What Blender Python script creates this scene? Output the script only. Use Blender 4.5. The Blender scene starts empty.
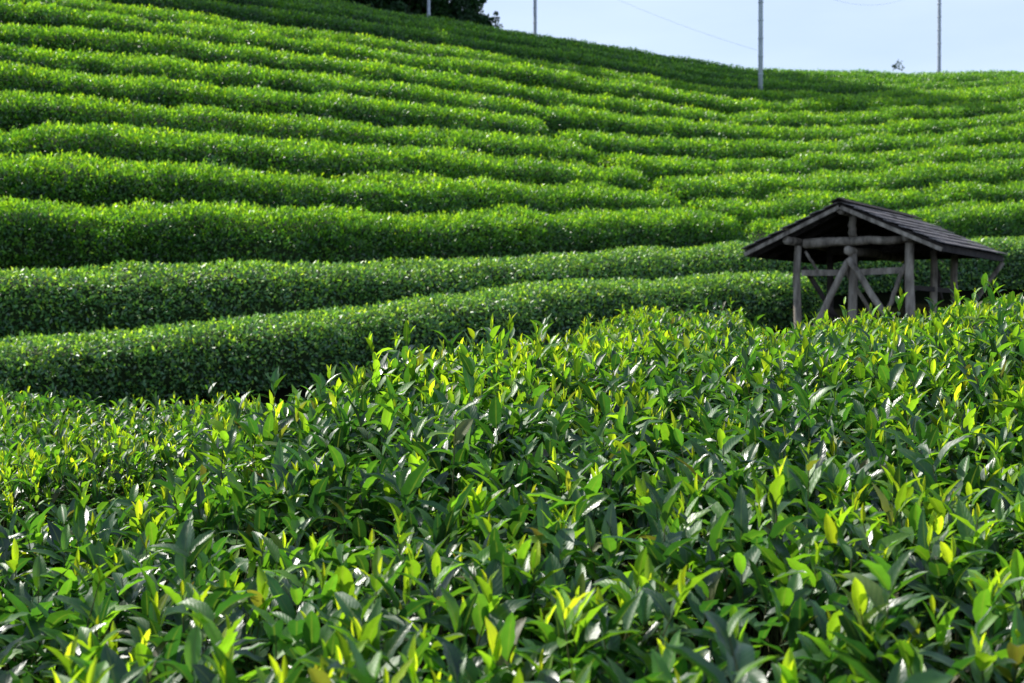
import bpy, math, random
import numpy as np
R = math.radians
rng = np.random.default_rng(11)
random.seed(5)
C = bpy.context.scene.collection
F = 1422.0      # focal length in pixels (50 mm on 36 mm, 1024 wide)
HZ = 324.0      # image row of the horizon
EYE = 1.6       # eye height
SUN_AZ, SUN_EL = R(-56), R(47)   # sun stands beyond the hill, to the left (azimuth from +Y)

# ------------------------------------------------------------------ helpers
def new_mesh(name, verts, faces, mats, attrs=None, smooth=False, fmat=None):
    """verts (N,3) float, faces (M,k) int -> a mesh"""
    me = bpy.data.meshes.new(name)
    verts = np.asarray(verts, dtype=np.float32); faces = np.asarray(faces, dtype=np.int32)
    me.vertices.add(len(verts)); me.vertices.foreach_set('co', verts.ravel())
    k = faces.shape[1]
    me.loops.add(faces.size); me.loops.foreach_set('vertex_index', faces.ravel())
    me.polygons.add(len(faces))
    me.polygons.foreach_set('loop_start', np.arange(0, faces.size, k, dtype=np.int32))
    if smooth: me.polygons.foreach_set('use_smooth', np.ones(len(faces), dtype=bool))
    for m in (mats if isinstance(mats, (list, tuple)) else [mats]): me.materials.append(m)
    if fmat is not None: me.polygons.foreach_set('material_index', np.asarray(fmat, dtype=np.int32))
    me.update(calc_edges=True)
    if attrs:
        for an, av in attrs.items():
            a = me.attributes.new(an, 'FLOAT_VECTOR', 'POINT')
            a.data.foreach_set('vector', np.asarray(av, dtype=np.float32).ravel())
    return me

def link(name, me, parent=None, loc=None):
    o = bpy.data.objects.new(name, me); C.objects.link(o)
    if parent is not None: o.parent = parent
    if loc is not None: o.location = loc
    return o

def empty(name, loc=(0, 0, 0), rz=0.0):
    o = bpy.data.objects.new(name, None); o.empty_display_size = .2
    C.objects.link(o); o.location = loc; o.rotation_euler = (0, 0, rz); return o

def tag(o, label=None, cat=None, group=None, kind=None):
    if label: o['label'] = label
    if cat: o['category'] = cat
    if group: o['group'] = group
    if kind: o['kind'] = kind
    return o

def mat(name):
    m = bpy.data.materials.new(name); m.use_nodes = True
    nt = m.node_tree; nt.nodes.clear()
    return m, nt, nt.nodes, nt.links

def vnoise(x, y, seed=0, scale=1.0):
    """smooth 2-D value noise in -1..1 (vectorised)"""
    x = np.asarray(x, float) / scale; y = np.asarray(y, float) / scale
    xi = np.floor(x).astype(np.int64); yi = np.floor(y).astype(np.int64)
    fx = x - xi; fy = y - yi; fx = fx * fx * (3 - 2 * fx); fy = fy * fy * (3 - 2 * fy)
    def h(a, b):
        n = (a * 374761393 + b * 668265263 + seed * 974711) & 0x7fffffff
        n = ((n ^ (n >> 13)) * 1274126177) & 0x7fffffff
        return ((n ^ (n >> 16)) & 0xffff) / 32767.5 - 1
    return (h(xi, yi) * (1 - fx) + h(xi + 1, yi) * fx) * (1 - fy) + (h(xi, yi + 1) * (1 - fx) + h(xi + 1, yi + 1) * fx) * fy

def unit(v): return v / np.maximum(np.linalg.norm(v, axis=-1, keepdims=True), 1e-9)

# ------------------------------------------------------------------ materials
def leaf_material(name, hill=False, dark=1.0, rough=.4, trans=.38, tint=(1, 1, 1), spec=.5):
    m, nt, N, L = mat(name)
    out = N.new('ShaderNodeOutputMaterial')
    at = N.new('ShaderNodeAttribute'); at.attribute_name = 'leaf'      # x age, y random, z along
    sp = N.new('ShaderNodeSeparateXYZ'); L.new(at.outputs['Vector'], sp.inputs[0])
    cr = N.new('ShaderNodeValToRGB'); e = cr.color_ramp.elements
    def c(r, g, b): return (r * dark * tint[0], g * dark * tint[1], b * dark * tint[2], 1)
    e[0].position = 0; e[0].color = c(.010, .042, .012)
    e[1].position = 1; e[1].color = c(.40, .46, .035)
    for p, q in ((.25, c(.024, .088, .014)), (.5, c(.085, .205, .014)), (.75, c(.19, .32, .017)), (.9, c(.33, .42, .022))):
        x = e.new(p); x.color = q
    L.new(sp.outputs[0], cr.inputs[0])
    mr = N.new('ShaderNodeMapRange'); mr.inputs['To Min'].default_value = .5; mr.inputs['To Max'].default_value = 1.5
    L.new(sp.outputs[1], mr.inputs['Value'])
    mul = N.new('ShaderNodeMix'); mul.data_type = 'RGBA'; mul.blend_type = 'MULTIPLY'; mul.inputs['Factor'].default_value = 1
    L.new(cr.outputs[0], mul.inputs['A']); L.new(mr.outputs[0], mul.inputs['B'])
    col = mul.outputs['Result']
    pb = N.new('ShaderNodeBsdfPrincipled'); pb.inputs['Roughness'].default_value = rough
    pb.inputs['Specular IOR Level'].default_value = spec; pb.inputs['IOR'].default_value = 1.56
    if not hill:
        uv = N.new('ShaderNodeAttribute'); uv.attribute_name = 'leafuv'
        su = N.new('ShaderNodeSeparateXYZ'); L.new(uv.outputs['Vector'], su.inputs[0])
        ab = N.new('ShaderNodeMath'); ab.operation = 'ABSOLUTE'; L.new(su.outputs[1], ab.inputs[0])
        rib = N.new('ShaderNodeMapRange'); rib.inputs['From Min'].default_value = .03; rib.inputs['From Max'].default_value = .15
        rib.inputs['To Min'].default_value = .35; rib.inputs['To Max'].default_value = 0
        L.new(ab.outputs[0], rib.inputs['Value'])
        lt = N.new('ShaderNodeMix'); lt.data_type = 'RGBA'; lt.inputs['B'].default_value = (.22, .30, .06, 1)
        L.new(rib.outputs[0], lt.inputs['Factor']); L.new(col, lt.inputs['A']); col = lt.outputs['Result']
        # blotches
        nz = N.new('ShaderNodeTexNoise'); nz.inputs['Scale'].default_value = 60
        tc = N.new('ShaderNodeTexCoord'); L.new(tc.outputs['Object'], nz.inputs['Vector'])
        nm = N.new('ShaderNodeMapRange'); nm.inputs['To Min'].default_value = .75; nm.inputs['To Max'].default_value = 1.25
        L.new(nz.outputs[0], nm.inputs['Value'])
        m2 = N.new('ShaderNodeMix'); m2.data_type = 'RGBA'; m2.blend_type = 'MULTIPLY'; m2.inputs['Factor'].default_value = 1
        L.new(col, m2.inputs['A']); L.new(nm.outputs[0], m2.inputs['B']); col = m2.outputs['Result']
        # a few old leaves have turned brown
        gt = N.new('ShaderNodeMapRange'); gt.inputs['From Min'].default_value = .972; gt.inputs['From Max'].default_value = .985; gt.inputs['To Max'].default_value = .75
        L.new(sp.outputs[1], gt.inputs['Value'])
        m3 = N.new('ShaderNodeMix'); m3.data_type = 'RGBA'; m3.inputs['B'].default_value = (.13, .085, .03, 1)
        L.new(gt.outputs[0], m3.inputs['Factor']); L.new(col, m3.inputs['A']); col = m3.outputs['Result']
        # side veins: sin(k*(u - .35|v|))
        a = N.new('ShaderNodeMath'); a.operation = 'MULTIPLY_ADD'; a.inputs[1].default_value = -.22
        L.new(ab.outputs[0], a.inputs[0]); L.new(su.outputs[0], a.inputs[2])
        b = N.new('ShaderNodeMath'); b.operation = 'MULTIPLY'; b.inputs[1].default_value = 62; L.new(a.outputs[0], b.inputs[0])
        s = N.new('ShaderNodeMath'); s.operation = 'SINE'; L.new(b.outputs[0], s.inputs[0])
        s2 = N.new('ShaderNodeMath'); s2.operation = 'MULTIPLY_ADD'; s2.inputs[1].default_value = .12; L.new(s.outputs[0], s2.inputs[0]); L.new(nz.outputs[0], s2.inputs[2])
        bp = N.new('ShaderNodeBump'); bp.inputs['Strength'].default_value = .33; bp.inputs['Distance'].default_value = .0025
        L.new(s2.outputs[0], bp.inputs['Height']); L.new(bp.outputs[0], pb.inputs['Normal'])
        rr = N.new('ShaderNodeMapRange'); rr.inputs['To Min'].default_value = rough - .08; rr.inputs['To Max'].default_value = rough + .22
        L.new(sp.outputs[1], rr.inputs['Value']); L.new(rr.outputs[0], pb.inputs['Roughness'])
    L.new(col, pb.inputs['Base Color'])
    tr = N.new('ShaderNodeBsdfTranslucent')
    tm = N.new('ShaderNodeMix'); tm.data_type = 'RGBA'; tm.blend_type = 'MULTIPLY'; tm.inputs['Factor'].default_value = 1
    tm.inputs['B'].default_value = (2.2, 2.1, .9, 1); L.new(col, tm.inputs['A']); L.new(tm.outputs['Result'], tr.inputs['Color'])
    tf = N.new('ShaderNodeMapRange'); tf.inputs['To Min'].default_value = trans - .14; tf.inputs['To Max'].default_value = trans + .14
    L.new(sp.outputs[0], tf.inputs['Value'])
    mx = N.new('ShaderNodeMixShader'); L.new(tf.outputs[0], mx.inputs[0]); L.new(pb.outputs[0], mx.inputs[1]); L.new(tr.outputs[0], mx.inputs[2])
    L.new(mx.outputs[0], out.inputs[0])
    return m

def simple_material(name, c1, c2, scale=6, rough=.9, bump=.3, stretch=(1, 1, 1), detail=6, spec=.3):
    m, nt, N, L = mat(name)
    out = N.new('ShaderNodeOutputMaterial'); pb = N.new('ShaderNodeBsdfPrincipled')
    pb.inputs['Roughness'].default_value = rough; pb.inputs['Specular IOR Level'].default_value = spec
    tc = N.new('ShaderNodeTexCoord'); mp = N.new('ShaderNodeMapping'); mp.inputs['Scale'].default_value = stretch
    L.new(tc.outputs['Object'], mp.inputs[0])
    nz = N.new('ShaderNodeTexNoise'); nz.inputs['Scale'].default_value = scale; nz.inputs['Detail'].default_value = detail; nz.inputs['Roughness'].default_value = .65
    L.new(mp.outputs[0], nz.inputs['Vector'])
    cr = N.new('ShaderNodeValToRGB'); cr.color_ramp.elements[0].position = .32; cr.color_ramp.elements[1].position = .7
    cr.color_ramp.elements[0].color = (*c1, 1); cr.color_ramp.elements[1].color = (*c2, 1)
    L.new(nz.outputs[0], cr.inputs[0]); L.new(cr.outputs[0], pb.inputs['Base Color'])
    bp = N.new('ShaderNodeBump'); bp.inputs['Strength'].default_value = bump; bp.inputs['Distance'].default_value = .02
    L.new(nz.outputs[0], bp.inputs['Height']); L.new(bp.outputs[0], pb.inputs['Normal'])
    L.new(pb.outputs[0], out.inputs[0])
    return m

M_leaf = leaf_material('tea_leaf', rough=.35, trans=.48, spec=1.0, dark=1.5)
M_young = leaf_material('young_tea_leaf', rough=.38, trans=.50, spec=.5, dark=1.2)
M_hill = leaf_material('hill_tea_leaf', hill=True, rough=.36, trans=.46, spec=1.0, dark=1.6)
M_clip = leaf_material('clipped_tea_leaf', hill=True, rough=.40, trans=.34, tint=(1.45, 1.1, 1.7), dark=2.5, spec=1.0)
M_tree = leaf_material('tree_leaf', hill=True, rough=.6, trans=.25, dark=1.1)
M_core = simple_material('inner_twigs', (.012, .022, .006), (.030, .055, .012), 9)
M_stem = simple_material('tea_stem', (.05, .07, .02), (.14, .13, .05), 40)
M_bark = simple_material('bark', (.03, .022, .016), (.09, .07, .05), 8)
M_soil = simple_material(name='soil', spec=0.0, c1=(.004, .005, .003), c2=(.010, .012, .005), scale=1.3, bump=.6)
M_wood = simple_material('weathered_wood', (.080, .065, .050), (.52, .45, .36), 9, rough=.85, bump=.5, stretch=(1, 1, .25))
M_wood_d = simple_material('dark_shaded_wood', (.025, .020, .017), (.085, .07, .06), 9, rough=.9, bump=.5)  # darker copy of the wood, mostly shade under the roof painted in
M_roof = simple_material('roof_boards', (.075, .066, .064), (.38, .34, .33), 7, rough=.75, bump=.5, stretch=(3, .35, 3))
M_metal = simple_material('galvanised_pole', (.42, .47, .52), (.62, .68, .74), 3, rough=.5, bump=.05, spec=.5)
M_cable = simple_material('cable', (.55, .62, .70), (.66, .74, .82), 3, rough=.6, bump=0)

# ------------------------------------------------------------------ the terrain, row by row
COLS = np.array([-150, 0, 180, 260, 440, 500, 600, 720, 860, 1000, 1180.])
ROWY = {
 'B': [352, 345, 325, 318, 303, 295, 284, 276, 270, 266, 262],
 'A': [268, 268, 267, 267, 262, 258, 251, 246, 243, 241, 239],
 1: [203, 207, 213, 216, 218, 217, 217, 220, 216, 209, 200],
 2: [157, 162, 172, 178, 185, 187, 193, 202, 197, 187, 176],
 3: [127, 133, 141, 147, 158, 162, 171, 181, 176, 166, 154],
 4: [90, 98, 111, 120, 134, 139, 150, 163, 159, 149, 138],
 5: [60, 70, 85, 95, 113, 120, 134, 147, 144, 132, 122],
 6: [34, 45, 62, 72, 94, 101, 115, 130, 129, 117, 107],
 7: [12, 24, 43, 54, 77, 85, 98, 115, 115, 103, 93],
 8: [-8, 5, 26, 38, 60, 68, 82, 101, 103, 92, 84],
 9: [-27, -11, 11, 23, 45, 54, 69, 89, 93, 84.5, 78],
 10: [-44, -27, -4, 8, 33, 42, 58, 79.5, 85, 79, 74],
 11: [-58, -42, -17, -5, 24, 34, 51, 73, 79, 75, 71.5],
 12: [-70, -54, -24, -8, 21, 31, 46, 69, 75, 72.5, 70],
 13: [-80, -63, -30, -11, 18.3, 28.5, 43, 66, 72, 71, 69],
}
PX = np.arange(-420, 1441, 10.)
KER = np.hanning(13)[1:-1]; KER /= KER.sum()
def curve(cols, vals):
    cols = np.asarray(cols, float); vals = np.asarray(vals, float)
    s0 = (vals[1] - vals[0]) / (cols[1] - cols[0]); s1 = (vals[-1] - vals[-2]) / (cols[-1] - cols[-2])
    y = np.interp(PX, cols, vals)
    y = np.where(PX < cols[0], vals[0] + s0 * .6 * (PX - cols[0]), y); y = np.where(PX > cols[-1], vals[-1] + s1 * .6 * (PX - cols[-1]), y)
    p = np.concatenate([y[0] + (y[1] - y[0]) * np.arange(-5, 0), y, y[-1] + (y[-1] - y[-2]) * np.arange(1, 6)])
    return np.convolve(p, KER, 'valid')
ROWK = {k: (HZ - curve(COLS, v)) / F for k, v in ROWY.items()}
DEP = {'B': curve([-150, 0, 260, 440, 600, 720, 860, 1000, 1180], [16.6, 17.3, 18.6, 20.5, 22.8, 24.2, 26, 27.8, 30.5]),
       'A': curve([-150, 0, 260, 440, 600, 720, 860, 1000, 1180], [18.3, 19.2, 20.6, 22.6, 25.2, 26.8, 28.8, 30.6, 33.4]),
       1: curve([-150, 0, 260, 440, 600, 720, 860, 1000, 1180], [20.3, 21.2, 22.7, 24.8, 27.4, 29, 31.2, 33.3, 36.3])}
PITCH = 1.75
for i in range(2, 14):
    d, k, k2 = DEP[i - 1], ROWK[i - 1], ROWK[i]
    a = 1 + k2 * k2; b = -2 * d * (1 + k * k2); c = d * d * (1 + k * k) - PITCH ** 2
    disc = np.maximum(b * b - 4 * a * c, 0)
    DEP[i] = (-b + np.sqrt(disc)) / (2 * a)
HH = .85     # hedge height above its ground
ORDER = ['B', 'A'] + list(range(1, 14))
# profile of the ground per image column: depth and height (relative to the eye)
def col(*pairs): return curve([p[0] for p in pairs], [p[1] for p in pairs])
one = np.ones_like(PX)
prof_d = [0 * one, 3 * one, 8 * one, 12 * one]
prof_z = [-1.35 * one, -1.35 * one, col((0, -1.25), (285, -1.2), (560, -1.0), (900, -.85), (1100, -.85)),
          col((0, -1.3), (560, -.95), (900, -1.1), (1100, -1.1))]
dB = DEP['B']; zB = ROWK['B'] * dB - HH
prof_d.append(dB - 2.6); prof_z.append(np.minimum(-1.15, zB - .5))
prof_d.append(dB - .9); prof_z.append(zB - .12)
for kx in ORDER:
    prof_d.append(DEP[kx]); prof_z.append(ROWK[kx] * DEP[kx] - HH)
dl, zl = prof_d[-1], prof_z[-1]
for dd, dz in ((2.5, .0), (7, -.9), (18, -3.5), (60, -9), (900, -11)):
    prof_d.append(dl + dd); prof_z.append(zl + dz)
PD = np.array(prof_d); PZ = np.array(prof_z)      # (knots, columns)
def ground_z(X, Y):
    """world height of the ground at (X,Y), vectorised"""
    X = np.atleast_1d(np.asarray(X, float)); Y = np.atleast_1d(np.asarray(Y, float))
    Yc = np.maximum(Y, .3)
    px = np.clip(X / Yc * F + 512, PX[0], PX[-1] - 1e-3)
    # close to the camera the fan is meaningless: blend to the centre
    f = (px - PX[0]) / 10.; j = np.clip(f.astype(int), 0, len(PX) - 2); w = f - j
    d = PD[:, j] * (1 - w) + PD[:, j + 1] * w; z = PZ[:, j] * (1 - w) + PZ[:, j + 1] * w
    res = np.full(X.shape, z[-1])
    res = z[-1].copy()
    for n in range(len(PD) - 1, 0, -1):
        m = Y < d[n]
        t = np.clip((Y - d[n - 1]) / np.maximum(d[n] - d[n - 1], 1e-6), 0, 1)
        res = np.where(m, z[n - 1] * (1 - t) + z[n] * t, res)
    res = np.where(Y <= 0, z[0], res)
    return res + EYE

def axis(segs):
    out = []
    for a, b, s in segs: out.append(np.arange(a, b, s))
    return np.concatenate(out)
gx = axis([(-700, -100, 60), (-100, -40, 6), (-40, 40, .5), (40, 100, 6), (100, 701, 60)])
gy = axis([(-200, -10, 38), (-10, 0, 2), (0, 66, .45), (66, 110, 4), (110, 1000, 60)])
GX, GY = np.meshgrid(gx, gy)
gz = ground_z(GX.ravel(), GY.ravel()) + .03 * vnoise(GX.ravel(), GY.ravel(), 3, .9)
nx, ny = len(gx), len(gy)
ii = (np.arange(ny - 1)[:, None] * nx + np.arange(nx - 1)[None, :]).ravel()
g = link('ground', new_mesh('ground', np.stack([GX.ravel(), GY.ravel(), gz], 1), np.stack([ii, ii + 1, ii + nx + 1, ii + nx], 1), M_soil, smooth=True))
g['kind'] = 'structure'

def surf_point(key_i, px):
    """point on the hill (X,Y,ground z) for a fractional row index (0 = A, -1 = B) and image column"""
    keys = ORDER; f = np.clip(key_i + 1, 0, len(keys) - 1.0001); j = int(0)
    f = np.atleast_1d(f) * np.ones_like(px)
    j = np.floor(f).astype(int); w = f - j
    q = np.clip((px - PX[0]) / 10., 0, len(PX) - 1.001); c0 = q.astype(int); u = q - c0
    D = np.array([DEP[k] for k in keys])
    def at(jj): return D[jj, c0] * (1 - u) + D[jj, c0 + 1] * u
    d = at(j) * (1 - w) + at(np.minimum(j + 1, len(keys) - 1)) * w
    X = (px - 512) / F * d
    return X, d, ground_z(X, d)

# ------------------------------------------------------------------ small leaves (hill rows, trees)
def small_leaves(P, dirv, nrm, Ln, Wd, age, rnd, fold=.35):
    """folded diamond leaves; two triangles each"""
    side = unit(np.cross(dirv, nrm)); up = np.cross(side, dirv)
    n = len(P); Ln = Ln[:, None]; Wd = Wd[:, None]
    mid = P + dirv * Ln * .45
    tip = P + dirv * Ln - up * Ln * .12
    l = mid + side * Wd + up * Wd * fold; r = mid - side * Wd + up * Wd * fold
    V = np.stack([P, l, tip, r], 1).reshape(-1, 3)
    b = np.arange(n) * 4
    Fc = np.concatenate([np.stack([b, b + 2, b + 1], 1), np.stack([b, b + 3, b + 2], 1)])
    A = np.repeat(np.stack([age, rnd, np.zeros(n)], 1), 4, 0)
    return V, Fc, A

def hedge_row(px0, px1, idx, width, dens, leafL, label, group, style='young', height=HH, shift=None, name='tea_hedge', seed=0, rough=1.25):
    px = np.arange(px0, px1, 4.)
    sh = shift(px) if shift else 0
    X, Y, Z = surf_point(idx + sh, px)
    X = X + .0; P = np.stack([X, Y], 1)
    wob = .06 * vnoise(px, px * 0, seed, 40)
    seg = np.linalg.norm(np.diff(P, axis=0), axis=1); S = np.concatenate([[0], np.cumsum(seg)]); Ltot = S[-1]
    T = np.gradient(P, axis=0); T = T / np.linalg.norm(T, axis=1, keepdims=True)
    def at(s):
        x = np.interp(s, S, P[:, 0]); y = np.interp(s, S, P[:, 1]) + np.interp(s, S, wob); z = np.interp(s, S, Z)
        tx = np.interp(s, S, T[:, 0]); ty = np.interp(s, S, T[:, 1]); l = np.hypot(tx, ty)
        return x, y, z, tx / l, ty / l
    def prof(s, phi, inset=0.0):
        """phi 0 = side facing the viewer, pi/2 = top, pi = far side"""
        x, y, z, tx, ty = at(s)
        e = np.minimum(1, np.minimum(s, Ltot - s) / .5); f = np.sqrt(np.maximum(1 - (1 - e) ** 2, 0))
        c, sn = np.cos(phi), np.sin(phi)
        bump = (.085 * vnoise(s, phi * 1.3, seed + 1, .8) + .05 * vnoise(s, phi * .8, seed + 2, .28)) * (rough if style == 'young' else .75)
        w = (width / 2 + bump - inset) * f * (1 + .06 * vnoise(s, s * 0, seed + 5, 2.5))
        h = (height * (1 + .07 * vnoise(s, s * 0, seed + 4, 1.7)) + bump * .7 - inset) * (.35 + .65 * f)
        pw = .75 if style == 'young' else .8
        ac = np.sign(c) * np.abs(c) ** pw * w
        up = np.where(sn > 0, np.abs(sn) ** pw * h * .62, sn * h * .8) + h * .38
        # normal of the row's plan, toward the viewer = (ty,-tx)
        qx, qy = ty, -tx
        gx_, gy_ = x + qx * ac, y + qy * ac
        gz_ = ground_z(gx_, gy_); zz = z * .6 + gz_ * .4
        nr = np.stack([qx * c, qy * c, np.maximum(sn, .0) + .05], 1)
        return np.stack([gx_, gy_, zz + up], 1), unit(nr)
    base = empty(name, (float(X[len(X) // 2]), float(Y[len(Y) // 2]), float(Z[len(Z) // 2])))
    tag(base, label, 'tea hedge', group)
    o3 = np.array(base.location)
    # inner twigs
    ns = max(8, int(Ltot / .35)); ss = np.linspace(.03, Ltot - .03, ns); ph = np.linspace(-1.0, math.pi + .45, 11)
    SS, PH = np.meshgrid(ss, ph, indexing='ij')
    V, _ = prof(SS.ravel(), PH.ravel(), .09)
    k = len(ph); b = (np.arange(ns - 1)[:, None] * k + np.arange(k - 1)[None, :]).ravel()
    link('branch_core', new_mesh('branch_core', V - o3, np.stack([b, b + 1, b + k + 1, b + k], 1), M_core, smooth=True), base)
    # leaves
    n = int(Ltot * dens); s = rng.uniform(0, Ltot, n)
    phi = np.where(rng.random(n) < .86, rng.uniform(-.38 if style == 'young' else -.95, 1.9, n), rng.uniform(1.9, math.pi + .3, n))
    Pp, Nn = prof(s, phi, 0.0)
    top = np.clip(np.sin(phi), 0, 1)
    r = rng.random(n)
    clump = vnoise(s, phi * 1.2, seed + 7, .35) * .5 + .5
    if style == 'young':
        upright = (top > .55) & (r < .55)
        Pp = Pp + Nn * rng.uniform(-.07, .05, n)[:, None]
        Pp[:, 2] += np.where(upright, rng.uniform(0, .085, n) * (.4 + clump), 0)
        d = Nn * rng.uniform(.3, 1.2, n)[:, None] + rng.normal(0, .75, (n, 3)); d[:, 2] += np.where(upright, .95, .3)
        age = np.clip(.31 + .20 * top ** 2 + rng.normal(0, .12, n) + (clump - .5) * .22 + upright * .08 - (.10 if idx >= 10 else 0), 0, .85)  # lighter toward the top: young shoots plus sunlit tops painted into age
    else:
        Pp = Pp + Nn * rng.uniform(-.06, .02, n)[:, None]
        d = Nn * rng.uniform(.1, .8, n)[:, None] + rng.normal(0, .8, (n, 3)); d[:, 2] += .15
        age = np.clip(.22 + .14 * top + rng.normal(0, .15, n), 0, .7)
    d = unit(d)
    nn = unit(Nn + rng.normal(0, .8, (n, 3)) + np.array([0, 0, .6]))
    Ln = leafL * rng.uniform(.65, 1.3, n); Wd = Ln * rng.uniform(.17, .26, n)
    V, Fc, A = small_leaves(Pp - o3, d, nn, Ln, Wd, age, rng.random(n))
    link('foliage', new_mesh('foliage', V, Fc, M_hill if style == 'young' else M_clip, {'leaf': A}), base)
    return base

GH = 'sunlit tea hedges climbing the hillside'
GC = 'clipped grey-green tea hedges at the foot of the hill'
ordn = ['', 'first', 'second', 'third', 'fourth', 'fifth', 'sixth', 'seventh', 'eighth', 'ninth', 'tenth', 'eleventh', 'twelfth']
hedge_row(-260, 812, -1, 1.45, 2700, .068, 'clipped grey-green tea hedge that ends beside the hut, lowest on the hill', GC, 'clip', seed=21)
hedge_row(-260, 1300, 0, 1.45, 2500, .068, 'clipped grey-green tea hedge passing behind the hut, second lowest on the hill', GC, 'clip', seed=22)
gapL = {1: 733, 2: 678, 3: 642, 4: 586, 5: 543}
for i in range(1, 6):
    dn = 3000 if i < 4 else 2600
    hedge_row(-260, gapL[i], i, 1.52 if i < 3 else 1.66, dn, .066 + .002 * i,
              f'{ordn[i]} bright tea hedge up from the clipped ones, ending at the diagonal gap', GH, seed=30 + i)
    g0 = gapL[i] + (20 if i == 1 else 15)
    f = (lambda g0: lambda px: -.38 * np.exp(-np.maximum(px - g0, 0) / 60.))(g0)
    hedge_row(g0, 1300, i, 1.52 if i < 3 else 1.68, dn - 300, .068 + .003 * i,
              f'{ordn[i]} bright green tea hedge above the hut roof, starting at the diagonal gap', GH, shift=f, seed=40 + i)
up_lab = {6: 'unbroken tea hedge running just above the top of the diagonal gap',
          7: 'tea hedge crossing the whole hill, second above the top of the diagonal gap',
          8: 'tea hedge crossing the whole hill, third above the top of the diagonal gap',
          9: 'tea hedge half in sun, fifth below the hill crest',
          10: 'tea hedge dipping into the tree shadow, fourth below the hill crest',
          11: 'shaded tea hedge third below the hill crest',
          12: 'shaded tea hedge directly below the one on the crest',
          13: 'thin looking tea hedge along the very crest of the hill'}
for i in range(6, 14):
    dn = 2500
    hedge_row(-260, 1300, i, 1.7 if i < 9 else 1.74, dn, .078 if i < 9 else .07, up_lab[i], GH, 'young' if i < 11 else 'young', height=.80 if i < 9 else .70, seed=50 + i, rough=1.35 if i < 9 else .6)

# ------------------------------------------------------------------ large leaves of the hedges close to the camera
def big_leaves(P, az, elev, Ln, ratio, curl, fold, age, rnd, roll, nu, nv):
    """P base points. Each leaf is a curved, folded blade: nu segments long, 2*nv across"""
    n = len(P)
    u = np.linspace(0, 1, nu + 1); v = np.linspace(-1, 1, 2 * nv + 1)
    half = np.sin(np.pi * np.clip(u, 0, 1) ** .88) ** .72 * (1 - .16 * u)        # outline
    half[0] = .05; half[-1] = .0
    th = elev[:, None] - curl[:, None] * u[None, :] ** 1.3
    du = 1.0 / nu
    cx = np.concatenate([np.zeros((n, 1)), np.cumsum(np.cos((th[:, 1:] + th[:, :-1]) / 2) * du, 1)], 1)
    cz = np.concatenate([np.zeros((n, 1)), np.cumsum(np.sin((th[:, 1:] + th[:, :-1]) / 2) * du, 1)], 1)
    ca, sa = np.cos(az), np.sin(az)
    fwd = np.stack([ca, sa, 0 * ca], 1); side0 = np.stack([-sa, ca, 0 * ca], 1); upz = np.array([0, 0, 1.])
    tang_n = -np.sin(th)[:, :, None] * fwd[:, None, :] + np.cos(th)[:, :, None] * upz      # blade normal (n,nu+1,3)
    cr_, sr_ = np.cos(roll)[:, None, None], np.sin(roll)[:, None, None]
    side = cr_ * side0[:, None, :] + sr_ * tang_n; nrm = cr_ * tang_n - sr_ * side0[:, None, :]
    mid = (cx[:, :, None] * fwd[:, None, :] + cz[:, :, None] * upz)
    wv = (ratio[:, None] * half[None, :])                                              # half width (relative)
    wavy = .055 * np.sin(u[None, :] * 19 + rnd[:, None] * 40)
    lat = wv[:, :, None] * v[None, None, :]
    rise = wv[:, :, None] * (np.abs(v)[None, None, :] * fold[:, None, None] - .25 * (np.abs(v) ** 2)[None, None, :] * fold[:, None, None]) \
        + (wavy[:, :, None] * (np.abs(v) > .6)[None, None, :]) * wv[:, :, None] * 3
    V = mid[:, :, None, :] + side[:, :, None, :] * lat[..., None] + nrm[:, :, None, :] * rise[..., None]
    V = P[:, None, None, :] + V * Ln[:, None, None, None]
    m = 2 * nv + 1; k = (nu + 1) * m
    b = (np.arange(nu)[:, None] * m + np.arange(2 * nv)[None, :]).ravel()
    q = np.stack([b, b + m, b + m + 1, b + 1], 1)
    Fc = (np.arange(n)[:, None, None] * k + q[None]).reshape(-1, 4)
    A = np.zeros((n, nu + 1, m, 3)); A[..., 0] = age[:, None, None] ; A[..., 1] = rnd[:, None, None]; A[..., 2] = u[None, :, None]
    UV = np.zeros((n, nu + 1, m, 3)); UV[..., 0] = u[None, :, None] + rnd[:, None, None] * 0; UV[..., 1] = v[None, None, :]
    return V.reshape(-1, 3), Fc, A.reshape(-1, 3), UV.reshape(-1, 3)

def tubes(P0, P1, r0, r1, k=4):
    d = unit(P1 - P0); a = unit(np.cross(d, np.array([.3, .2, 1.]) + 0 * d)); b = np.cross(d, a)
    ang = np.arange(k) * 2 * math.pi / k
    ring = a[:, None, :] * np.cos(ang)[None, :, None] + b[:, None, :] * np.sin(ang)[None, :, None]
    V = np.concatenate([P0[:, None] + ring * r0[:, None, None], P1[:, None] + ring * r1[:, None, None]], 1)
    n = len(P0); o = np.arange(n)[:, None] * 2 * k; j = np.arange(k)[None]
    Fc = np.stack([o + j, o + (j + 1) % k, o + k + (j + 1) % k, o + k + j], -1).reshape(-1, 4)
    return V.reshape(-1, 3), Fc

def merge(parts):
    Vs, Fs, off = [], [], 0; rest = [[] for _ in range(len(parts[0]) - 2)]
    for p in parts:
        Vs.append(p[0]); Fs.append(p[1] + off); off += len(p[0])
        for i, r in enumerate(p[2:]): rest[i].append(r)
    return (np.concatenate(Vs), np.concatenate(Fs), *[np.concatenate(r) for r in rest])

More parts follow.
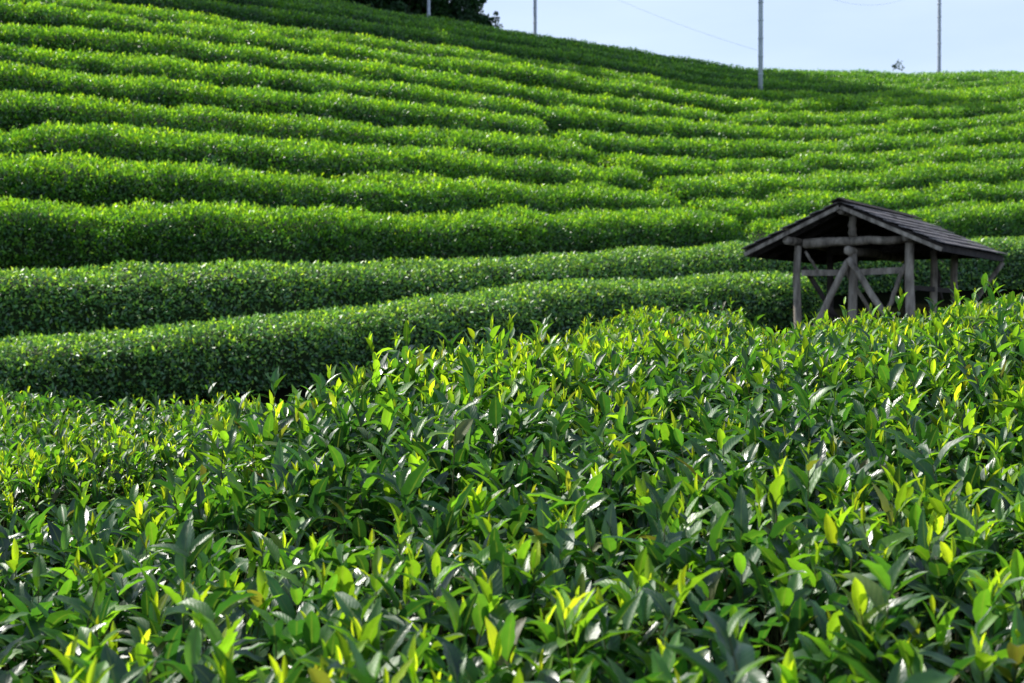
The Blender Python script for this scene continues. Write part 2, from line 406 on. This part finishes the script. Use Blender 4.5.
# canopy of the foreground: image column, depth -> height rel. eye. knots in depth:
KD = [1.0, 2.2, 3.2, 4.2, 5.4, 6.6, 8.0, 11.0]
KC = [-150, 0, 150, 285, 410, 560, 720, 900, 1024, 1180]
KZ = np.array([
 [-.64, -.64, -.63, -.62, -.61, -.61, -.61, -.60, -.60, -.60],
 [-.61, -.61, -.60, -.58, -.57, -.57, -.57, -.57, -.57, -.57],
 [-.61, -.61, -.58, -.50, -.46, -.46, -.45, -.44, -.44, -.44],
 [-.61, -.61, -.55, -.37, -.31, -.30, -.29, -.27, -.26, -.26],
 [-.58, -.58, -.54, -.27, -.16, -.17, -.16, -.11, -.09, -.08],
 [-.51, -.51, -.53, -.36, -.15, -.14, -.13, -.06, .01, .03],
 [-.40, -.40, -.49, -.49, -.22, -.16, -.12, .0, .10, .14],
 [-.45, -.45, -.55, -.5, -.2, .06, .08, .12, .2, .25]])
def canopy(X, Y):
    px = np.clip(X / np.maximum(Y, .5) * F + 512, KC[0], KC[-1])
    fy = np.clip(np.interp(Y, KD, np.arange(len(KD))), 0, len(KD) - 1.001); j = fy.astype(int); w = fy - j
    fx = np.clip(np.interp(px, KC, np.arange(len(KC))), 0, len(KC) - 1.001); i = fx.astype(int); v = fx - i
    z = (KZ[j, i] * (1 - v) + KZ[j, i + 1] * v) * (1 - w) + (KZ[j + 1, i] * (1 - v) + KZ[j + 1, i + 1] * v) * w
    return z + EYE + .035 * vnoise(X, Y, 77, .55) + .02 * vnoise(X, Y, 78, .2)

def poly_pts(pd): return np.array([((p - 512) / F * d, d) for p, d in pd])
def inside(poly, X, Y):
    r = np.zeros(X.shape, bool); n = len(poly)
    for i in range(n):
        x0, y0 = poly[i]; x1, y1 = poly[(i + 1) % n]
        if y0 == y1: continue
        c = ((y0 > Y) != (y1 > Y)) & (X < (x1 - x0) * (Y - y0) / (y1 - y0) + x0)
        r ^= c
    return r
def edge_dist(poly, X, Y):
    d = np.full(X.shape, 1e9); n = len(poly)
    for i in range(n):
        a = poly[i]; b = poly[(i + 1) % n]; e = b - a; l = (e ** 2).sum()
        t = np.clip(((X - a[0]) * e[0] + (Y - a[1]) * e[1]) / l, 0, 1)
        d = np.minimum(d, np.hypot(X - a[0] - t * e[0], Y - a[1] - t * e[1]))
    return d

def close_hedge(pd, label, group, shoots_m2, seed, young_frac=.45, name='tea_hedge', size=1.0):
    poly = poly_pts(pd)
    lo, hi = poly.min(0), poly.max(0)
    area = (hi - lo).prod(); n = int(area * shoots_m2)
    X = rng.uniform(lo[0], hi[0], n); Y = rng.uniform(lo[1], hi[1], n)
    k = inside(poly, X, Y) & (rng.random(n) < (np.interp(Y, [2.4, 7.0], [.46, 1.0]) if size is None else 1)); X, Y = X[k], Y[k]; n = len(X)
    szall = np.interp(Y, [2.2, 7.5], [1.40, 1.0]) if size is None else np.full(n, size)
    ed = edge_dist(poly, X, Y)
    drop = np.where(ed < .22, (1 - np.sqrt(np.maximum(1 - (1 - ed / .22) ** 2, 0))) * .65, 0)
    Z = canopy(X, Y) - drop
    cx, cy = poly.mean(0)
    base = empty(name, (float(cx), float(cy), float(ground_z(cx, cy)[0]))); tag(base, label, 'tea hedge', group)
    o3 = np.array(base.location)
    patch = vnoise(X, Y, seed + 5, .45) * .5 + .5
    flush = rng.random(n) < young_frac * np.clip((patch - .22) * 2.6, .15, 2) * np.interp(Y, [3, 7], [.8, 1.6])
    tall = rng.random(n)
    Ztop = Z + rng.uniform(-.06, .04, n) + np.where(flush, rng.uniform(0, .05, n), 0) + np.where(tall > .955, rng.uniform(.02, .13, n), 0)
    lean = rng.normal(0, .16, (n, 2))
    if size is None:      # a few single shoots that stand clear above the rest
        for (px_, d_, y_) in ((408, 5.5, 322), (395, 5.6, 333), (955, 8.0, 283), (536, 6.2, 330)):
            k_ = int(np.argmin((X - (px_ - 512) / F * d_) ** 2 + (Y - d_) ** 2)); X[k_] = (px_ - 512) / F * d_; Y[k_] = d_
            Ztop[k_] = (HZ - y_) / F * d_ + EYE - .02; flush[k_] = True; lean[k_] *= .3
    top = np.stack([X, Y, Ztop], 1); sdir = unit(np.stack([lean[:, 0], lean[:, 1], np.ones(n)], 1))
    az0 = rng.uniform(0, 2 * math.pi, n)
    L_near, L_far = [], []
    def add(sel, Pb, az, el, Ln, ratio, curl, fold, age):
        m = int(sel.sum())
        if not m: return
        rnd = rng.random(m)
        args = (Pb, az, el, Ln, ratio, curl, fold, age, rnd, rng.normal(0, .22, m))
        near = Pb[:, 1] < 4.6
        for msk, store, nu, nv in ((near, L_near, 7, 2), (~near, L_far, 4, 1)):
            if msk.any(): store.append(([a[msk] for a in args], nu, nv))
    NK = 9
    for kk in range(NK):
        # kk 0,1 only on flushing shoots
        sel = flush if kk < 2 else np.ones(n, bool)
        if kk >= 7: sel = sel & (rng.random(n) < .75)
        m = int(sel.sum())
        dist = (.004, .016, .034, .055, .078, .102, .128, .160, .20)[kk]
        dist = dist + np.where(flush[sel], 0, -.025) + rng.uniform(-.006, .006, m)
        Pb = top[sel] - sdir[sel] * np.maximum(dist, 0)[:, None]
        az = az0[sel] + kk * R(137.5) + rng.normal(0, .3, m)
        j = rng.normal(0, 1, m); fl = flush[sel]
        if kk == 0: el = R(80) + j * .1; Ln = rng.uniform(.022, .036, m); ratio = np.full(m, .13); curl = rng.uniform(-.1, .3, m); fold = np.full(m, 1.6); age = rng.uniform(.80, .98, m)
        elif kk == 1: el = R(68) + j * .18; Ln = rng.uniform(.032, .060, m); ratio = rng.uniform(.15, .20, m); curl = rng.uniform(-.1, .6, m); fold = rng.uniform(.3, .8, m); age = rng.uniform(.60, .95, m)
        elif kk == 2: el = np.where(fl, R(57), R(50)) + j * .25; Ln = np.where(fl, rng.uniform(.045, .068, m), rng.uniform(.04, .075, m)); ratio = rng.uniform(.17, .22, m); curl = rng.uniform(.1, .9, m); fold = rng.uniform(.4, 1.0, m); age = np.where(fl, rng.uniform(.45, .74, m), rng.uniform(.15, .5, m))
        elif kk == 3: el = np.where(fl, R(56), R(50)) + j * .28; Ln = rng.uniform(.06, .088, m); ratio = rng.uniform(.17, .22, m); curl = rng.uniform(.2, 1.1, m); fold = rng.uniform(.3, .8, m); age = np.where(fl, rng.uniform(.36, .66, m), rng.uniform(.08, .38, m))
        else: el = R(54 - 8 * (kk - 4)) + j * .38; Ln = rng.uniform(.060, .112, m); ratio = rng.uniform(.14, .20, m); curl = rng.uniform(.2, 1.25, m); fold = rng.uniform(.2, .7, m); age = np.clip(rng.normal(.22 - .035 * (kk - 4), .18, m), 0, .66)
        add(sel, Pb, az, el, Ln * szall[sel], ratio * rng.uniform(.68, 1.02, m), curl, fold, age)
    # split into dark foliage and new growth
    old, new = {7: [], 4: []}, {7: [], 4: []}
    for args, nu, nv in L_near + L_far:
        yg = args[7] > .62
        for msk, dst in ((~yg, old), (yg, new)):
            if msk.any(): dst[nu].append(big_leaves(*[a[msk] for a in args], nu, nv))
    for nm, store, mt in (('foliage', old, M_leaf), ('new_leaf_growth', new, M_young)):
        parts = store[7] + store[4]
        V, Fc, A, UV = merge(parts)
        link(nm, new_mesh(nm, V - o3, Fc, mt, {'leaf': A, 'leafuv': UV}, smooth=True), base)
    # stems
    bot = top - sdir * .34; bot[:, :2] += rng.normal(0, .03, (n, 2))
    V1, F1 = tubes(bot, top - sdir * .004, np.full(n, .0024), np.full(n, .0011))
    m = n // 3; b2 = bot[:m] + rng.normal(0, .10, (m, 3)) * np.array([1, 1, .2]); b2[:, 2] -= .35
    V2, F2 = tubes(b2, bot[:m], np.full(m, .006), np.full(m, .003))
    V, Fc = merge([(V1, F1), (V2, F2)])
    link('stem', new_mesh('stem', V - o3, Fc, M_stem, smooth=True), base)
    return base

GF = 'unclipped tea hedges around the camera'
close_hedge([(-330, 1.3), (1400, 1.3), (1360, 8.2), (1024, 8.1), (900, 8.0), (720, 7.5), (560, 6.6), (410, 5.8), (330, 5.4), (262, 5.3), (215, 5.0), (130, 4.55), (0, 4.15), (-200, 3.9)],
            'large leafy tea hedge with big glossy leaves, filling the lower half of the view', GF, 430, 101, .40, size=None)
close_hedge([(-300, 4.4), (0, 4.75), (110, 5.1), (180, 5.4), (225, 5.6), (266, 6.1), (288, 7.1), (268, 7.9), (150, 8.2), (0, 8.3), (-300, 8.4)],
            'lower leafy tea hedge whose rounded end meets a dark hollow below the clipped hedges', GF, 330, 102, .62, size=1.0)
close_hedge([(575, 7.6), (700, 8.6), (760, 8.9), (775, 9.6), (750, 10.8), (690, 11.3), (600, 10.8), (548, 9.6)],
            'small yellowish tea hedge top showing past the dark slit short of the hut', GF, 300, 103, .55, size=.95)

# ------------------------------------------------------------------ the hut
def tube_mesh(p0, p1, r0, r1, n=10, rings=7, seed=0, bend=.012):
    p0 = np.array(p0, float); p1 = np.array(p1, float); d = unit(p1 - p0); ln = np.linalg.norm(p1 - p0)
    a = unit(np.cross(d, np.array([.31, .17, .93]) if abs(d[2]) < .9 else np.array([1., 0, 0]))); b = np.cross(d, a)
    V, Fc = [], []
    rs = np.random.default_rng(seed + 1000); off = rs.normal(0, bend, (rings, 2)); off[0] = off[-1] = 0
    for i in range(rings):
        t = i / (rings - 1); c = p0 + (p1 - p0) * t + a * off[i, 0] + b * off[i, 1]; r = r0 + (r1 - r0) * t
        for j in range(n):
            an = 2 * math.pi * j / n; rr = r * (1 + .07 * math.sin(an * 2 + seed) + rs.normal(0, .03))
            V.append(c + (a * math.cos(an) + b * math.sin(an)) * rr)
    for i in range(rings - 1):
        for j in range(n):
            Fc.append([i * n + j, i * n + (j + 1) % n, (i + 1) * n + (j + 1) % n, (i + 1) * n + j])
    k = len(V); V += [p0 - d * .003, p1 + d * .003]
    for j in range(0, n):
        Fc.append([k, (j + 1) % n, j, j]); Fc.append([k + 1, (rings - 1) * n + j, (rings - 1) * n + (j + 1) % n, (rings - 1) * n + (j + 1) % n])
    return V, Fc
def py_mesh(name, V, Fc, m, smooth=False):
    me = bpy.data.meshes.new(name)
    me.from_pydata([tuple(map(float, v)) for v in V], [], [tuple(dict.fromkeys(int(i) for i in f)) for f in Fc]); me.materials.append(m)
    if smooth: me.polygons.foreach_set('use_smooth', np.ones(len(me.polygons), dtype=bool))
    me.update(); return me
def board_v(p0, p1, w, t, upv):
    """box beam from p0 to p1, w wide along upv, t thick"""
    p0 = np.array(p0, float); p1 = np.array(p1, float); d = unit(p1 - p0); u = np.array(upv, float); u = unit(u - d * (u @ d)); s = np.cross(d, u)
    V = [p + u * w / 2 * a + s * t / 2 * b for p in (p0, p1) for a, b in ((-1, -1), (1, -1), (1, 1), (-1, 1))]
    Fc = [[0, 1, 2, 3], [7, 6, 5, 4], [0, 4, 5, 1], [1, 5, 6, 2], [2, 6, 7, 3], [3, 7, 4, 0]]
    return V, Fc
def pmerge(lst):
    V, Fc = [], []
    for v, f in lst:
        o = len(V); V += list(v); Fc += [[i + o for i in q] for q in f]
    return V, Fc

TH = R(31)
hx, hy = (839 - 512) / F * 20, 20.0
hut_ground = -1.15
hut = empty('wooden_hut', (hx, hy, hut_ground + EYE), -TH)
tag(hut, 'small open-sided hut of weathered logs under a shallow gabled board roof', 'hut')
def ZZ(y, d=20.2): return (HZ - y) / F * d - hut_ground      # local height seen at image row y
def logp(name, p0, p1, r0, r1=None, m=M_wood, seed=0, bend=.010):
    V, Fc = tube_mesh(p0, p1, r0, r1 or r0, seed=seed, bend=bend)
    return link(name, py_mesh(name, V, Fc, m, True), hut)
PK, EV, HW, RL = ZZ(203), ZZ(249), 1.44, 3.85
PK = (HZ - 204) / F * 20 - hut_ground; EV = 1.055 - hut_ground
slope = math.atan2(PK - EV, HW)
# roof: overlapping long boards laid from eave to ridge
for sd in (-1, 1):
    lst = []; nb = 14; rs = random.Random(7 + sd)
    upn = np.array([sd * math.sin(slope), 0, math.cos(slope)]); dn = np.array([sd * math.cos(slope), 0, -math.sin(slope)])
    Ls = math.hypot(HW, PK - EV); step = Ls / nb
    for i in range(nb):
        a = i * step; mid = np.array([0, 0, PK]) + dn * (a + step * .55)
        y = 0.0; 
        while y < RL - .01:
            l = min(rs.uniform(.9, 1.6), RL - y)
            if RL - y - l < .4: l = RL - y
            c0 = mid + np.array([0, y + .004 + (rs.uniform(-.03, .02) if y == 0 else 0), 0]) + upn * (.035 + (.010 if i % 2 else 0) + rs.uniform(0, .008))
            c1 = c0 + np.array([0, l - .01, 0]) + upn * rs.uniform(-.004, .008)
            lst.append(board_v(c0, c1, step * 1.15, .015, dn * 1.0 + upn * .10)); y += l
    V, Fc = pmerge(lst)
    link('roof_slope', py_mesh('roof_slope', V, Fc, M_roof), hut)
    # sheathing under the boards keeps the inside dark
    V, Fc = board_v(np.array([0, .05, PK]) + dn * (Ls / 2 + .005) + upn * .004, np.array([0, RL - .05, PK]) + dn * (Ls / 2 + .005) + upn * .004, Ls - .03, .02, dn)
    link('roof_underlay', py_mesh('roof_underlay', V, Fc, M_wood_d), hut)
    # barge board front and rear
    for yy in (.012, RL - .012):
        V, Fc = board_v(np.array([sd * .01, yy, PK - .045]), np.array([sd * (HW - .02), yy, EV - .045]), .055, .03, (0, 0, 1))
        link('bargeboard', py_mesh('bargeboard', V, Fc, M_wood), hut)
    V, Fc = board_v((sd * (HW - .03), .05, EV - .035), (sd * (HW - .03), RL - .05, EV - .035), .07, .03, (0, 0, 1))
    link('eave_board', py_mesh('eave_board', V, Fc, M_wood_d), hut)
    for k in range(6):
        yy = .3 + k * .62
        p0 = np.array([sd * .03, yy, PK - .05]); p1 = np.array([sd * (HW - .06), yy, EV - .045])
        V, Fc = board_v(p0, p1, .07, .05, (0, 0, 1)); link('rafter', py_mesh('rafter', V, Fc, M_wood_d), hut)
# ridge cap boards
V, Fc = pmerge([board_v((s * .055, -.05, PK + .055), (s * .055, RL + .03, PK + .055), .15, .018, (s * math.cos(slope), 0, -math.sin(slope))) for s in (-1, 1)])
link('ridge_cap', py_mesh('ridge_cap', V, Fc, M_wood_d), hut)
logp('ridge_pole', (0, .03, PK - .10), (0, RL - .05, PK - .10), .045, seed=1)
YF, YM, YB = .30, 1.72, 3.0
V = [(-HW + .15, RL - .35, EV - .02), (HW - .15, RL - .35, EV - .02), (0, RL - .35, PK - .06), (-HW + .15, RL - .32, EV - .02), (HW - .15, RL - .32, EV - .02), (0, RL - .32, PK - .06)]
link('rear_gable_panel', py_mesh('rear_gable_panel', V, [[0, 1, 2], [5, 4, 3], [0, 3, 4, 1], [1, 4, 5, 2], [2, 5, 3, 0]], M_wood_d), hut)
def ax(px): return .9 + (px - 909) * (1.62 / 112)
aL, aR, aC = ax(797), ax(909), ax(853)
zt = ZZ(243)
bot = -.12
for nm, x, y, top_, r, s in (('l', aL, YF, zt - .02, .075, 1), ('r', aR, YF, zt - .02, .085, 2), ('c', aC, YF, ZZ(254), .075, 3),
                             ('l', aL, YM, zt, .06, 4), ('r', .86, YM, zt, .065, 5), ('l', aL, YB, zt, .06, 6), ('r', .86, YB, zt, .075, 7), ('c', aC, YB, zt, .055, 8)):
    logp('post', (x, y, bot), (x + .01, y, top_), r * .92, r * .76, M_wood if y == YF or x > .5 else M_wood_d, seed=s)  # inner posts take the darker copy, roof shade in the colour
for sd, x in ((-1, aL - .07), (1, aR + .02)):
    logp('eave_purlin', (x, .06, zt + .05), (x, RL - .1, zt + .05), .065, .06, seed=10 + sd)
logp('tie_beam', (aL + .10, YF + .02, zt + .01), (aR - .07, YF + .02, zt + .03), .078, .058, seed=14)
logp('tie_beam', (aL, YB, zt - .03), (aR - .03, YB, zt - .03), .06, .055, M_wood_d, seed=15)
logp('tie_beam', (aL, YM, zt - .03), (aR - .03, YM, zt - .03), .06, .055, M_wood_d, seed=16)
logp('king_post', (aC + .01, YF + .02, zt + .09), (aC - .0, YF + .02, PK - .13), .055, .05, seed=17)
logp('centre_beam', (aC - .02, YF - .14, ZZ(251)), (aC - .02, YB + .1, ZZ(251)), .062, .055, seed=18)
# long crossing braces and rails on the gable side
logp('brace', (aC - .03, YF - .10, ZZ(262)), (aC - .03 - 1.05 * .72, YF - .10, ZZ(262) - 1.05 * 1.41), .045, .05, seed=19)
logp('brace', (aC, YF - .18, ZZ(259)), (aC + 1.15 * .82, YF - .18, ZZ(259) - 1.15 * 1.22), .050, .055, seed=20)
def plank(name, p0, p1, w, t, m=M_wood):
    V, Fc = board_v(p0, p1, w, t, (0, 0, 1)); return link(name, py_mesh(name, V, Fc, m), hut)
plank('rail', (aL + .06, YF + .02, ZZ(272)), (aC - .06, YF + .02, ZZ(272.5)), .085, .035)
plank('rail', (aC + .06, YF + .02, ZZ(272.5)), (aR - .07, YF + .02, ZZ(271)), .09, .035)
plank('rail', (aR + .01, YF + .1, ZZ(288)), (.86, YB - .1, ZZ(288)), .07, .035, M_wood_d)
logp('brace', (aR - .05, YF - .02, ZZ(266)), (aR - .30, YF + .0, ZZ(309)), .035, .03, seed=22)
logp('brace', (aL + .05, YF + .12, ZZ(266)), (aL + .55, YF + .12, ZZ(318)), .04, .035, M_wood_d, seed=23)
logp('brace', (aL + .10, YF + .05, ZZ(250)), (aL + .30, YF + .10, ZZ(273)), .022, .022, seed=24)
logp('brace', (aL + .33, YM - .1, ZZ(272)), (aL + .75, YM - .1, ZZ(318)), .03, .03, M_wood, seed=25)
logp('brace', (aR - .15, YF + .3, ZZ(238)), (aR - .40, YF + .4, ZZ(247)), .045, .04, M_wood_d, seed=26)
logp('brace', (.86, YM + .05, zt - .1), (.86, YM + .5, ZZ(300)), .03, .03, M_wood_d, seed=27)
# prop leaning out to the far eave corner
logp('prop', (HW - .02, RL - .06, EV - .08), (HW - .92, RL - .10, EV - 1.30), .040, .045, seed=28)

# ------------------------------------------------------------------ poles and cables
def pole(px, ybase, d, hgt, r, label, rings=True):
    X = (px - 512) / F * d; zb = (HZ - ybase) / F * d + EYE
    zg = float(ground_z(X, d)[0])
    e = empty('utility_pole', (X, d, zg)); tag(e, label, 'pole', 'tall thin metal poles on the hill')
    V, Fc = tube_mesh((0, 0, -.2), (0, 0, hgt), r, r * .85, n=12, rings=5, bend=0); link('shaft', py_mesh('shaft', V, Fc, M_metal, True), e)
    for k in range(int(hgt / .55)):
        V, Fc = tube_mesh((0, 0, .6 + k * .55), (0, 0, .64 + k * .55), r * 1.12, r * 1.12, n=12, rings=2, bend=0); link('band', py_mesh('band', V, Fc, M_metal, True), e)
    return X, d, zg
_d = float(surf_point(9.5, np.array([760.]))[1][0])
p1 = pole(760, 88, _d, 9, .072, 'thickest pale metal pole, rising from the hillside above the hut')
p2 = pole(938, 66, 60, 16, .075, 'slender metal pole standing past the flat part of the crest')
p3 = pole(535, 30, 55, 12, .068, 'slender pale metal pole on the sloping crest beside the dark trees')
p4 = pole(429, 14, 50, 11, .06, 'short looking pale pole in front of the dark trees')
def cable(a, b, sag, label):
    a = np.array(a); b = np.array(b); lst = []; n = 24
    pts = [a + (b - a) * t - np.array([0, 0, 4 * sag * t * (1 - t)]) for t in np.linspace(0, 1, n)]
    P = np.array(pts); V, Fc = tubes(P[:-1], P[1:], np.full(n - 1, .0032), np.full(n - 1, .0032), 5)
    me = new_mesh('cable', V, Fc, M_cable, smooth=True); o = link('overhead_cable', me); tag(o, label, 'cable')
t1 = (p1[0], p1[1], (HZ + 40) / F * p1[1] + EYE); t2 = (p2[0], p2[1], (HZ + 20) / F * p2[1] + EYE)
midz = (t1[2] + t2[2]) / 2; dm = (p1[1] + p2[1]) / 2
cable((p1[0], p1[1], min(t1[2], p1[2] + 8.9)), t2, midz - ((HZ - 6) / F * dm + EYE), 'faint cable sagging between the two poles beyond the hut')
cable((p3[0], p3[1], (HZ + 40) / F * p3[1] + EYE), (p1[0], p1[1], (HZ - 52) / F * p1[1] + EYE), .25, 'faint thin cable slanting down to the thickest pole')

# ------------------------------------------------------------------ trees beyond the crest
def tree(px, d, hgt, cr, label, seed, leaf=.16, n=9000, low=.15, name='tree', trunk_r=.16, dense=1.0, base_y=None):
    rs = np.random.default_rng(seed)
    X = (px - 512) / F * d; zg = float(ground_z(X, d)[0])
    if base_y is not None: hgt = (HZ - base_y) / F * d + EYE - zg
    e = empty(name, (X, d, zg)); tag(e, label, 'tree' if name == 'tree' else 'shrub', 'dark trees beyond the crest' if name == 'tree' else 'shrubs at the edge of the crest')
    lst = [tube_mesh((0, 0, -.3), (rs.normal(0, .15), rs.normal(0, .15), hgt * .6), trunk_r, trunk_r * .5, n=9, rings=6, seed=seed, bend=.05)]
    nb = 14; cen = []
    for k in range(nb):
        z0 = hgt * rs.uniform(.15, .6); a = rs.uniform(0, 6.28); rr = cr * rs.uniform(.3, .85); z1 = hgt * rs.uniform(low + .1, .92)
        p = (math.cos(a) * rr, math.sin(a) * rr, z1); lst.append(tube_mesh((0, 0, z0), p, trunk_r * .35, trunk_r * .08, n=6, rings=5, seed=seed + k, bend=.08)); cen.append(p)
    V, Fc = pmerge(lst); link('trunk', py_mesh('trunk', V, Fc, M_bark, True), e)
    nc = int(46 * dense)
    for k in range(nc):
        a = rs.uniform(0, 6.28); z = rs.uniform(low, 1); w = math.sin(math.pi * min(max((z - low) / (1 - low) * .86 + .12, 0), 1)) ** .6
        rr = cr * w * math.sqrt(rs.uniform(0, 1)); cen.append((math.cos(a) * rr, math.sin(a) * rr, z * hgt))
    cen = np.array(cen); ci = rs.integers(0, len(cen), n); csz = rs.uniform(.12, .30, len(cen)) * cr
    dv = unit(rs.normal(0, 1, (n, 3))); P = cen[ci] + dv * (csz[ci] * rs.uniform(.3, 1, n) ** .5)[:, None] * np.array([1, 1, .7])
    dr = unit(dv + rs.normal(0, .7, (n, 3))); nn = unit(dv * .6 + rs.normal(0, .5, (n, 3)) + np.array([0, 0, .5]))
    Ln = leaf * rs.uniform(.6, 1.4, n)
    bright = rs.uniform(-.1, .1, len(cen))
    V, Fc, A = small_leaves(P, dr, nn, Ln, Ln * .3, np.clip(.12 + bright[ci] + rs.normal(0, .06, n), 0, .6), rs.random(n))
    link('crown', new_mesh('crown', V, Fc, M_tree, {'leaf': A}), e)
tl = [(-260, 47, 18, 5.0, 'very tall dark tree at the far upper end of the tree line'),
      (-120, 48, 18, 4.8, 'very tall dark tree, second from the upper end of the tree line'),
      (0, 49, 17.5, 4.6, 'very tall dark tree, third from the upper end of the tree line'),
      (95, 50, 17.5, 4.4, 'very tall dark tree, fourth from the upper end of the tree line'),
      (180, 51, 17.5, 4.2, 'tall dark tree, fifth from the upper end of the tree line'),
      (252, 52, 18, 4.0, 'tall dark tree beyond the crest, above the steepest hedges'),
      (318, 53, 18.5, 3.8, 'dark leafy tree where the tree line first shows over the crest'),
      (372, 53.5, 19.5, 3.2, 'dark bushy tree beside the pale pole, on its uphill side'),
      (410, 55, 20.5, 2.6, 'dark dense tree directly behind the pale pole'),
      (444, 53.5, 20.5, 1.75, 'dark slim tree between the pale pole and the last shrubs')]
for i, (px, d, h, cr, lb) in enumerate(tl): tree(px, d, h, cr, lb, 200 + i, n=int(13000 + h * 1000), low=.0, leaf=.26 if px > 400 else .46, dense=3.0)
for px_, d_, r_, n_, top_, lb_ in ((352, 50.5, 1.5, 15000, -50, 'dense dark bush at the uphill end of the visible tree line'), (392, 51, 1.5, 15000, -45, 'dense dark bush filling the space uphill of the pale pole'),
                           (425, 52.3, 1.4, 15000, -35, 'dense dark bush right behind the pale pole'), (456, 52.2, 1.35, 15000, -24, 'rounded dark bush next to the ragged end shrub')):
    tree(px_, d_, 2, r_, lb_, 400 + px_, leaf=.13, n=n_, low=.0, name='shrub', trunk_r=.05, dense=1.6, base_y=top_)
tree(478, 52.5, 1.55, .85, 'ragged low shrub ending the dark tree line on the open side', 301, leaf=.09, n=9000, low=.0, name='shrub', trunk_r=.04, base_y=-2)
tree(496, 52.0, .95, .30, 'tiny loose shrub at the last tip of the tree line', 302, leaf=.07, n=1200, low=.0, name='shrub', trunk_r=.02, dense=.4, base_y=14)
tree(897, 58, 1.35, .30, 'tiny lone twin-tipped shrub peeking over the flat crest beside a pole', 303, leaf=.09, n=500, low=.4, name='shrub', trunk_r=.03, dense=.25, base_y=58)

# ------------------------------------------------------------------ light, sky, camera
sc = bpy.context.scene
w = bpy.data.worlds.new('World'); sc.world = w; w.use_nodes = True
nt = w.node_tree; N = nt.nodes; L = nt.links; N.clear()
out = N.new('ShaderNodeOutputWorld'); bg = N.new('ShaderNodeBackground'); sky = N.new('ShaderNodeTexSky')
sky.sky_type = 'NISHITA'; sky.sun_disc = False; sky.sun_elevation = SUN_EL; sky.sun_rotation = SUN_AZ
sky.altitude = 1100; sky.air_density = 1.0; sky.dust_density = 1.6; sky.ozone_density = 1.5
bg.inputs['Strength'].default_value = .15
# thin veils of cloud
tc = N.new('ShaderNodeTexCoord'); mp = N.new('ShaderNodeMapping'); mp.inputs['Scale'].default_value = (1.2, 1.2, 5)
nz = N.new('ShaderNodeTexNoise'); nz.inputs['Scale'].default_value = 3.0; nz.inputs['Detail'].default_value = 7
cr = N.new('ShaderNodeValToRGB'); cr.color_ramp.elements[0].position = .25; cr.color_ramp.elements[1].position = .75
cr.color_ramp.elements[0].color = (.58, .58, .58, 1); cr.color_ramp.elements[1].color = (.95, .95, .95, 1)
mx = N.new('ShaderNodeMix'); mx.data_type = 'RGBA'; mx.inputs['B'].default_value = (5.5, 6.6, 8.4, 1)
L.new(tc.outputs['Generated'], mp.inputs[0]); L.new(mp.outputs[0], nz.inputs['Vector']); L.new(nz.outputs[0], cr.inputs[0])
sz = N.new('ShaderNodeSeparateXYZ'); L.new(tc.outputs['Generated'], sz.inputs[0])
hz = N.new('ShaderNodeMapRange'); hz.interpolation_type = 'SMOOTHSTEP'; hz.inputs['From Min'].default_value = .18; hz.inputs['From Max'].default_value = .62
hz.inputs['To Min'].default_value = 1; hz.inputs['To Max'].default_value = .16; L.new(sz.outputs[2], hz.inputs['Value'])
hm = N.new('ShaderNodeMath'); hm.operation = 'MULTIPLY'; L.new(cr.outputs[0], hm.inputs[0]); L.new(hz.outputs[0], hm.inputs[1])
L.new(hm.outputs[0], mx.inputs['Factor']); L.new(sky.outputs[0], mx.inputs['A']); L.new(mx.outputs['Result'], bg.inputs[0]); L.new(bg.outputs[0], out.inputs[0])

sd = bpy.data.lights.new('sun', 'SUN'); sd.energy = 5; sd.angle = R(.53); sd.color = (1, .955, .87)
so = bpy.data.objects.new('sun', sd); C.objects.link(so)
so.location = (-30, 30, 40)
from mathutils import Vector
sv = Vector((math.sin(SUN_AZ) * math.cos(SUN_EL), math.cos(SUN_AZ) * math.cos(SUN_EL), math.sin(SUN_EL)))
so.rotation_euler = (-sv).to_track_quat('-Z', 'Y').to_euler()

cam = bpy.data.cameras.new('camera'); cam.lens = 50; cam.sensor_width = 36; cam.clip_end = 3000; cam.clip_start = .05
co = bpy.data.objects.new('camera', cam); C.objects.link(co)
co.location = (0, 0, EYE); co.rotation_euler = (R(90) - math.atan(17.5 / F), 0, 0)
cam.dof.use_dof = True; cam.dof.focus_distance = 4.9; cam.dof.aperture_fstop = 6.3
sc.camera = co
sc.view_settings.view_transform = 'Standard'; sc.view_settings.look = 'None'; sc.view_settings.exposure = 0
sc.cycles.max_bounces = 8; sc.cycles.diffuse_bounces = 3; sc.cycles.glossy_bounces = 2; sc.cycles.transmission_bounces = 5
sc.cycles.use_denoising = True
